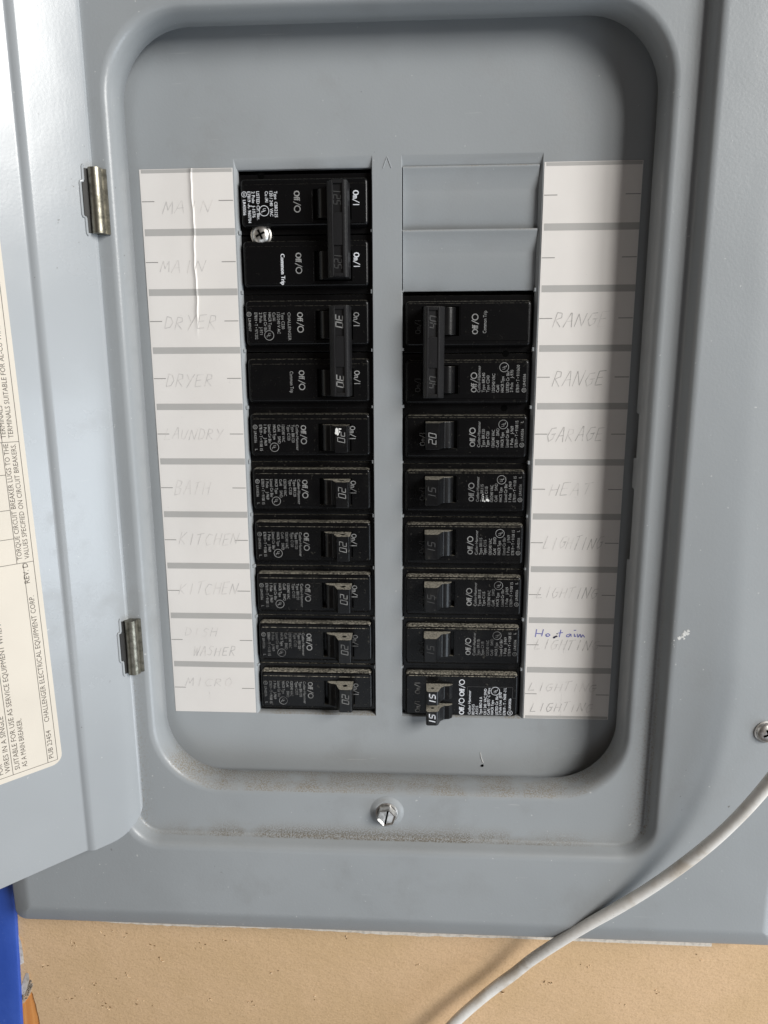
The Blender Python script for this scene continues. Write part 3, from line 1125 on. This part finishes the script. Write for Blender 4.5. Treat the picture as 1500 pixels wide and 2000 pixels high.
def pole_body(cv, v0=-9.65, v1=9.65, label=(-26.6, 3.5), hole=(4.0, 19.2, -7.4, 5.3)):
    """one pole: raised front with a slot for the handle, on a wider body"""
    m = MB()
    L = boss_loops(-27.5, 27.6, cv + v0, cv + v1)
    m.loops(L)
    h = [(hole[0], cv + hole[2]), (hole[1], cv + hole[2]), (hole[1], cv + hole[3]), (hole[0], cv + hole[3])]
    top = [(p[0], p[1]) for p in L[-1]]
    m.fill(top, [h], TOPW)
    m.loops([[(a, b, TOPW) for a, b in h], [(a, b, -6) for a, b in h]], cap1=True)
    bmesh.ops.remove_doubles(m.bm, verts=m.bm.verts, dist=1e-6)
    # shallow front step and label field
    f0 = rrect(-26.6, 26.9, cv + v0 + .9, cv + 7.5, .8, 3)
    m.loops([[(a, b, TOPW + .004) for a, b in f0], [(a + (.16 if a < 0 else -.16), b + (.16 if b < cv else -.16), TOPW + .24) for a, b in f0]])
    m.fill([(a + (.16 if a < 0 else -.16), b + (.16 if b < cv else -.16)) for a, b in f0], [h], TOPW + .24)
    m.loops([[(a, b, TOPW + .24) for a, b in h], [(a, b, TOPW + .004) for a, b in h]])
    f1 = rrect(label[0] + .3, label[1], cv + v0 + 1.4, cv + 4.95, .5, 3)
    m.loops([[(a, b, TOPW + .244) for a, b in f1], [(a, b, TOPW + .34) for a, b in f1], [(a + (.14 if a < -10 else -.14), b + (.14 if b < cv else -.14), TOPW + .40) for a, b in f1]], cap1=True)
    return m


TW = TOPW + .47


def tmap(cv):
    return lambda x, y: (y, cv - x, TW)


def toggle_mesh(cv, v0=-6.95, v1=4.95, bev=.28):
    m = MB()
    m.prism([(5.4, -5.5), (5.4, -.8), (5.6, .55), (6.15, 1.7), (7.0, 2.6), (8.1, 3.15), (9.3, 3.3), (10.1, 3.6), (10.7, 4.9), (11.4, 7.0), (12.6, 9.75), (18.2, 9.75), (18.75, 8.6), (18.5, -5.5)], cv + v0, cv + v1)
    m.bevel(bev, 2, 33)
    return m


def hole_disc(cv, v1, parent):
    m = MB()
    pts = []
    for i in range(14):
        a = 2 * math.pi * i / 14
        pts.append((15.0 + 1.15 * math.cos(a), cv + v1 + .035, 5.4 + 1.2 * math.sin(a)))
    m.face(pts)
    return m.build('pin_hole', M['void'], parent, smooth=0)


def ul_mark(m, x, y, r, f, sc=1.0):
    ring2(m, x, y, r, .22 * sc, f, 22)
    put_text(m, 'U', x - .95 * sc, y - .5 * sc, 1.35 * sc, .95 * sc, f)
    put_text(m, 'L', x + .1 * sc, y - 1.1 * sc, 1.35 * sc, .85 * sc, f)


def csa_mark(m, x, y, f, r=1.0):
    ring2(m, x, y, r, .2, f, 14)
    put_text(m, 'SA', x - r * .62, y - r * .45, r * .95, r * 1.25, f)


def off_mark(m, x, f, y=-4.1, cap=2.6, bold=.07):
    put_text(m, 'Off', x, y, cap, 4.0, f, bold)
    m.ribbon([(x + 4.4, y - .35), (x + 5.9, y + cap + .2)], .3, f)
    ring2(m, x + 7.35, y + cap / 2, cap * .47, .42 if bold else .32, f, 18)


def on_mark(m, x, f, y, cap=2.6, bold=.05):
    put_text(m, 'On', x, y, cap, 3.2, f, bold)
    m.ribbon([(x + 3.55, y - .2), (x + 5.0, y + cap + .1)], .3, f)
    m.ribbon([(x + 5.75, y), (x + 5.75, y + cap)], .34, f)


def single_breaker(num, dim=False):
    root = empty('circuit_breaker', 0, 0, 0)
    m = MB()
    m.box(-28.7, 28.9, -12.5, 12.5, -60, -3.4)
    m.bevel(.35, 2)
    m.build('body', M['black'], root)
    pole_body(0).build('front', M['black'], root, smooth=30)
    t = toggle_mesh(0).build('toggle', M['toggle'], root, smooth=42)
    hole_disc(0, 4.95, t)
    m = MB()
    seg_text(m, num, -2.6 if num[0] == '2' else -1.6, 13.9, 3.2, 1.75, 1.0, .32, lambda x, y: (y, -x, 9.81), .22)
    m.build('rating_number', M['print_grey' if not dim else 'print_dim'], t, smooth=0)
    f = tmap(0)
    m = MB()
    off_mark(m, -4.55, f)
    m.build('position_mark', M['print_grey'], root, smooth=0)
    m = MB()
    on_mark(m, -4.2, f, 18.6)
    m.build('on_mark', M['print_dim' if dim else 'print_grey'], root, smooth=0)
    m = MB()
    x0 = -4.75
    for (s, y, ln) in (('Cutler-Hammer', -6.4, 11.8), ('Type BR1' + num, -8.4, 8.2), ('Type C1' + num, -10.4, 7.2), ('120/240 VAC', -12.9, 7.9), ('CuAl     SWD', -14.9, 8.6), ('HACR Type', -17.0, 6.8),
                       ('Listed Cir Bkr', -19.3, 8.6), ('1 Pole    J-969', -21.3, 9.6), ('E7819 \u2022 T \u2022 9108 15', -23.4, 12.0)):
        put_text(m, s, x0, y, 1.38, ln, f)
    csa_mark(m, x0 + 1.0, -25.3, f, .95)
    put_text(m, 'LR43556', x0 + 2.9, -25.9, 1.2, 5.4, f)
    put_text(m, 'L', x0 + 11.2, -25.7, 1.3, .7, f)
    ul_mark(m, 5.6, -16.6, 2.0, f)
    m.build('printed_text', M['print_grey'], root, smooth=0)
    return root


def tie_bar(cv, halflen, num, root, numat, dv=25.4, u0=10.5, u1=19.6, style=0):
    """common handle across two poles; windows at both ends"""
    m = MB()
    m.prism([(u0, 1.4), (u0 + .1, 6.6), (u0 + 2.5, 9.6), (u1 - .9, 9.9), (u1 + .1, 8.9), (u1 + .5, 1.4)], cv - halflen, cv + halflen)
    m.bevel(.5, 2)
    bar = m.build('handle_tie', M['bar'], root, smooth=30)
    m = MB()
    a, b = u0 + 2.35, u1 - 1.0
    for (x0, x1) in ((a, a + .8), (b - 1.0, b)):
        m.box(x0, x1, cv - halflen + .4, cv + halflen - .4, 9.3, 10.75)
    m.box(a + .8, b - 1.0, cv - 6.6, cv + 6.4, 9.3, 10.5)
    for s in (-1, 1):
        m.box(a + .8, b - 1.0, cv + s * (halflen - 1.05) - .65, cv + s * (halflen - 1.05) + .65, 9.3, 10.6)
    m.bevel(.22, 2)
    m.build('handle_frame', M['bar'], bar, smooth=30)
    for s in (1, -1):
        mm = MB()
        c = cv + s * (halflen + 6.0) / 2
        wd = 3 * 1.4 + 2 * .8 if len(num) == 3 else 2 * 1.9 + .9
        f = lambda x, y: (y, c - x, 9.86 + (y - 14) * .04)
        if len(num) == 3:
            seg_text(mm, num, -wd / 2, 13.9, 3.0, 1.4, .8, .34, f, .1)
        else:
            seg_text(mm, num, -wd / 2 - .3, 14.0, 3.0, 1.9, 1.0, .5, f, .2)
        mm.build('rating_number', numat, bar, smooth=0)
    return bar


def two_pole(kind):
    root = empty('circuit_breaker', 0, 0, 0)
    for s in (1, -1):
        cv = 12.7 * s
        m = MB()
        m.box(-28.7, 28.9, cv - 12.45, cv + 12.45, -60, -3.4)
        m.bevel(.35, 2)
        m.build('body', M['black'], root)
        pole_body(cv, hole=(4.0, 20.6, -7.4, 5.3)).build('front', M['black'], root, smooth=30)
        m = MB()
        m.prism([(5.4, -5.5), (5.4, -.6), (5.6, .75), (6.15, 1.9), (7.0, 2.8), (8.1, 3.35), (9.3, 3.5), (10.6, 3.3), (19, 1.8), (19, -5.5)], cv - 6.9, cv + 4.9)
        m.bevel(.25, 2, 40)
        m.build('toggle', M['toggle'], root, smooth=45)
    if kind != '30':
        hx = -17.3 if kind == '40' else -19.2
        for (hv, r) in ((.3, 1.45), (24.6, 1.5)):
            if kind == 'main' and hv < 1:
                continue
            m = MB()
            m.loops([[(hx + r * math.cos(i * .449), hv + r * math.sin(i * .449), w) for i in range(14)] for w in (-3.38, -3.32)], cap1=True)
            m.build('rivet_hole', M['void'], root, smooth=0)
    white = kind == 'main'
    pm_ = M['print_white'] if white else M['print_grey']
    num = {'main': '125', '30': '30', '40': '40'}[kind]
    tie_bar(0, 19.6, num, root, M['print_dim'] if kind != '30' else M['print_grey'])
    for s in (1, -1):
        f = tmap(12.7 * s)
        m = MB()
        off_mark(m, -4.6, f, -4.3, 2.7, .12 if white else .07)
        m.build('position_mark', M['print_grey'], root, smooth=0)
        m = MB()
        on_mark(m, -4.4, f, 21.3 if white else 20.9, 2.7, .12 if white else .05)
        m.build('on_mark', M['print_white'] if white else (M['print_dim'] if kind == '40' else M['print_grey']), root, smooth=0)
    f = tmap(12.7)
    x0 = -4.6
    m = MB()
    if kind == 'main':
        for (s, y, ln) in (('Type  CBR2125', -12.9, 10.6), ('120 / 240  VAC', -14.9, 10.2), ('Cu /Al', -16.9, 4.4), ('LISTED Cir. Bkr.', -20.7, 11.6), ('2 Pole  J-1076', -22.7, 10.6), ('E7819 -A- 960704', -24.6, 12.8)):
            put_text(m, s, x0, y, 1.4, ln, f, .02)
        csa_mark(m, x0 + 1.1, -26.0, f, 1.1)
        put_text(m, 'LR43556', x0 + 3.4, -26.7, 1.3, 6.2, f, .05)
        ul_mark(m, 3.3, -17.5, 2.1, f)
    elif kind == '30':
        for (s, y, ln) in (('CHALLENGER', -8.6, 12.2), ('Type C230', -11.4, 7.2), ('120/240 V AC', -13.4, 9.2), ('Cu/Al', -15.4, 3.6), ('HACR Type', -17.3, 7.4), ('Listed Cir Bkr', -19.4, 8.6), ('2 Pole    J-971', -21.4, 9.6),
                           ('E7819 \u2022 T \u2022 971202', -23.6, 11.6)):
            put_text(m, s, x0, y, 1.38, ln, f)
        csa_mark(m, x0 + .7, -26.0, f, .95)
        put_text(m, 'LR48907', x0 + 2.5, -26.4, 1.2, 5.6, f)
        ul_mark(m, 5.3, -17.2, 2.1, f)
    else:
        for (s, y, ln) in (('Cutler-Hammer', -5.9, 11.8), ('Type BR240', -7.9, 8.6), ('Type C240', -9.9, 7.4), ('120/240 VAC', -12.4, 8.2), ('CuAl', -14.3, 3.2), ('HACR Type', -16.4, 7.0), ('LISTED Cir Bkr', -18.7, 9.4),
                           ('2 Pole    J-970', -20.5, 9.8), ('E7819 \u2022 T \u2022 9110630', -23.2, 12.0)):
            put_text(m, s, x0, y, 1.38, ln, f)
        csa_mark(m, x0 + .9, -25.4, f, .9)
        put_text(m, 'LR43556', x0 + 2.6, -26.0, 1.2, 5.4, f)
        ul_mark(m, 6.4, -16.3, 2.0, f)
    m.build('printed_text', pm_, root, smooth=0)
    m = MB()
    put_text(m, 'Common Trip', -4.2, {'main': -10.9, '30': -8.4, '40': -8.0}[kind], 1.8 if white else 1.6, 13.0 if white else 9.6, tmap(-12.7), .09 if white else 0)
    m.build('trip_text', pm_, root, smooth=0)
    return root


def tandem():
    root = empty('circuit_breaker', 0, 0, 0)
    m = MB()
    m.box(-28.7, 28.9, -12.5, 12.5, -60, -3.4)
    m.bevel(.35, 2)
    m.build('body', M['black'], root)
    # local frame is turned upside down on the wall: +v here is down there
    m = MB()
    L = boss_loops(-27.5, 27.6, -9.7, 12.0)
    m.loops(L, cap1=True)
    f1 = rrect(-26.4, 26.8, -8.9, 11.2, .8, 3)
    m.loops([[(a, b, TOPW + .004) for a, b in f1], [(a + (.2 if a < 0 else -.2), b + (.2 if b < 0 else -.2), TOPW + .3) for a, b in f1]], cap1=True)
    m.build('front', M['black'], root, smooth=30)
    for (v0, v1) in ((-4.8, 2.4), (5.6, 12.9)):
        m = MB()
        m.prism([(4.2, .3), (4.4, 1.6), (6.0, 3.0), (8.5, 3.4), (10.2, 5.2), (11.4, 9.2), (12.2, 9.8), (16.6, 9.9), (17.3, 9.0), (17.3, .3)], v0, v1)
        m.bevel(.3, 2, 33)
        t = m.build('toggle', M['toggle'], root, smooth=30)
        m = MB()
        m.face([(14.2 + .8 * math.cos(i * .6283), v0 - .035, 6.0 + .8 * math.sin(i * .6283)) for i in range(10)])
        m.build('pin_hole', M['void'], t, smooth=0)
        m = MB()
        seg_text(m, '15', -(v0 + v1) / 2 - 2.6, 13.0, 2.7, 1.75, .9, .5, lambda x, y: (y, -x, 9.98), .22)
        m.build('rating_number', M['print_white'], t, smooth=0)
    f = lambda x, y: (y, -x, TOPW + .36)
    for x in (-11.3, -1.5):
        m = MB()
        off_mark(m, x, f, -1.5, 2.6, .14)
        m.build('position_mark', M['print_white'], root, smooth=0)
        m = MB()
        on_mark(m, x + .7, f, 20.2, 2.7, .12)
        m.build('on_mark', M['print_grey'], root, smooth=0)
    m = MB()
    x0 = -11.2
    for (s, y, ln) in (('Cutler Hammer', -4.7, 12.8), ('BD1515', -6.6, 5.4), ('A1515', -8.4, 4.6), ('Type BRD & A', -10.2, 9.4), ('120 / 240  VAC SWD', -12.4, 13.8), ('CuAl - 60/75\u00b0 C Wire', -14.1, 14.2), ('HACR Type', -15.9, 7.8),
                       ('LISTED Cir. Bkr.', -18.1, 10.6), ('2 Pole Unit  J970', -19.8, 12), ('E7819 - T - 9608 -2 L', -21.9, 14.4)):
        put_text(m, s, x0, y, 1.35, ln, f, .025)
    csa_mark(m, x0 + 1.2, -24.0, f, 1.2)
    put_text(m, 'LR43556', x0 + 3.2, -24.4, 1.2, 5.6, f, .04)
    ul_mark(m, 1.4, -16.6, 2.1, f)
    m.build('printed_text', M['print_white'], root, smooth=0)
    m = MB()
    m.ribbon([(-1.2, -3.0), (3.5, -3.0), (3.5, -25), (-2.2, -25), (-2.2, -27)], .16, lambda x, y: (y, -x, TOPW + .34))
    m.build('moulded_line', M['print_dim'], root, smooth=0)
    return root


def kids(o):
    return [c for c in list(COL.objects) if c.parent == o]


def dup(root):
    r = root.copy()
    COL.objects.link(r)
    for c in kids(root):
        k = c.copy()
        COL.objects.link(k)
        k.parent = r
        for g in kids(c):
            q = g.copy()
            COL.objects.link(q)
            q.parent = k
    return r


def place(root, right, v, label, dust):
    root.location = W(35.9 if right else -35.9, v, 0)
    root.rotation_euler = (0, math.pi if right else 0, 0)
    tag(root, label, 'circuit breaker', GRP)
    for c in kids(root):
        c['dust'] = dust
        for g in kids(c):
            g['dust'] = dust
    return root


def row(i):
    return -25.4 * i - 12.7


proto20, proto15 = single_breaker('20'), single_breaker('15', True)
jobs = [(proto20, False, 4, 'black 20 amp breaker with a white paint fleck on its toggle beside the LAUNDRY label', .35),
        (proto20, False, 5, 'black 20 amp breaker beside the BATH label in the left column', .7),
        (proto20, False, 6, 'black 20 amp breaker beside the upper KITCHEN label', .8),
        (proto20, False, 7, 'dusty black 20 amp breaker beside the lower KITCHEN label', 1.0),
        (proto20, False, 8, 'dusty black 20 amp breaker beside the DISH WASHER label', 1.1),
        (proto20, False, 9, 'dusty black 20 amp breaker at the bottom of the left column', 1.2),
        (proto20, True, 4, 'black 20 amp breaker beside the GARAGE label in the right column', .45),
        (proto15, True, 5, 'black 15 amp breaker with a white spot on its print beside the HEAT label', .65),
        (proto15, True, 6, 'black 15 amp breaker beside the uppermost LIGHTING label', .8),
        (proto15, True, 7, 'dusty black 15 amp breaker just above the one beside the blue handwriting', 1.0),
        (proto15, True, 8, 'dusty black 15 amp breaker beside the blue handwriting', 1.1)]
placed = {}
todo = []
used = set()
for (p, right, i, lab, du) in jobs:                # copies are made before the prototypes are moved
    if p.name in used:
        b = dup(p)
    else:
        b = p
        used.add(p.name)
    todo.append((b, right, i, lab, du))
for (b, right, i, lab, du) in todo:
    placed[(right, i)] = place(b, right, row(i) + (-1.0 if right else -.3) + (.25 if i > 7 else 0), lab, du)

main = place(two_pole('main'), False, -26.6, 'black double pole 125 amp main breaker with a steel screw, top of the left column', .12)
pan_screw(-19.7, -0.2, -2.0, 4.1, main, True, 'hold_down_screw')
place(two_pole('30'), False, -77.2, 'black double pole 30 amp breaker beside the DRYER labels', .25)
place(two_pole('40'), True, -78.0, 'black double pole 40 amp breaker beside the RANGE labels', .3)
place(tandem(), True, row(9) + .0, 'black twin breaker with two small 15 amp toggles at the bottom of the right column', 1.2)

# white paint flecks
t = [c for c in kids(placed[(False, 4)]) if c.name.startswith('toggle')][0]
mb = MB()
for (u, v, a, b) in ((13.6, 3.0, .75, 1.1), (14.0, 1.5, .6, .8), (13.2, 1.9, .5, .8), (15.0, 3.6, .8, .35), (14.8, 2.4, .35, .5)):
    mb.face([(u + a * math.cos(k * .9) * random.uniform(.8, 1.15), v + b * math.sin(k * .9) * random.uniform(.8, 1.15), 9.85 + u * .004 + k * .001) for k in range(7)])
mb.build('paint_fleck', M['white_chip'], t, smooth=0)
b = placed[(True, 5)]
mb = MB()
for (u, v, r) in ((-10.2, 3.8, .75), (-10.8, 4.1, .6), (-8.3, 4.3, .4), (-8.3, 3.4, .35), (-9.1, 4.4, .4), (-8.4, 2.4, .3), (-8.2, 1.3, .25)):
    mb.face([(u + r * math.cos(k * .9) * random.uniform(.7, 1.2), v + r * math.sin(k * .9) * random.uniform(.7, 1.2), TW + .05 + k * .001) for k in range(7)])
mb.build('paint_fleck', M['white_chip'], b, smooth=0)

# ------------------------------------------------------------------ the white cable
ctl = [(240, 160, 150), (212, 20, 124), (195, -90, 98), (184, -160, 77), (178, -196, 66), (174.5, -212, 60.5), (170.9, -227.7, 56.0), (166.8, -242.8, 52), (161.8, -257.6, 48.4), (155.0, -272.8, 45), (146.3, -288.4, 41.5), (135.2, -304.8, 37.5), (122.0, -320.8, 34.0),
       (108.8, -334.2, 31.2), (96.9, -345.2, 29.0), (83.6, -358.9, 25.8), (72.2, -372.2, 22.4), (63.4, -383.0, 20.7), (54.6, -391.6, 20.4), (45.0, -400.9, 21.0), (34.0, -412.4, 22.2), (23.0, -427.0, 24.0), (14.0, -444, 26), (-2, -490, 30), (-12, -560, 30), (-14, -660, 24), (-10, -780, 18), (-8, -900, 16), (-8, -1100, 15)]


def cr3(P, k=6):
    out = []
    for i in range(len(P) - 1):
        p0, p1, p2, p3 = [Vector(P[j]) for j in (max(i - 1, 0), i, i + 1, min(i + 2, len(P) - 1))]
        for s in range(k):
            t = s / k
            out.append(tuple(0.5 * (2 * p1 + (p2 - p0) * t + (2 * p0 - 5 * p1 + 4 * p2 - p3) * t * t + (3 * p1 - p0 - 3 * p2 + p3) * t ** 3)))
    out.append(tuple(P[-1]))
    return out


mb = MB()
path = cr3(ctl)
mb.tube(path, lambda i: 2.65 + .06 * math.sin(i * .31) * math.sin(i * .13), 18)
o = mb.build('cable', M['cable'], smooth=60)
o.location = W(0, 0, 0)
tag(o, 'white plastic cable sagging across the lower right corner of the panel', 'cable')
# meshes built in panel millimetres with no parent stand on the panel's origin already
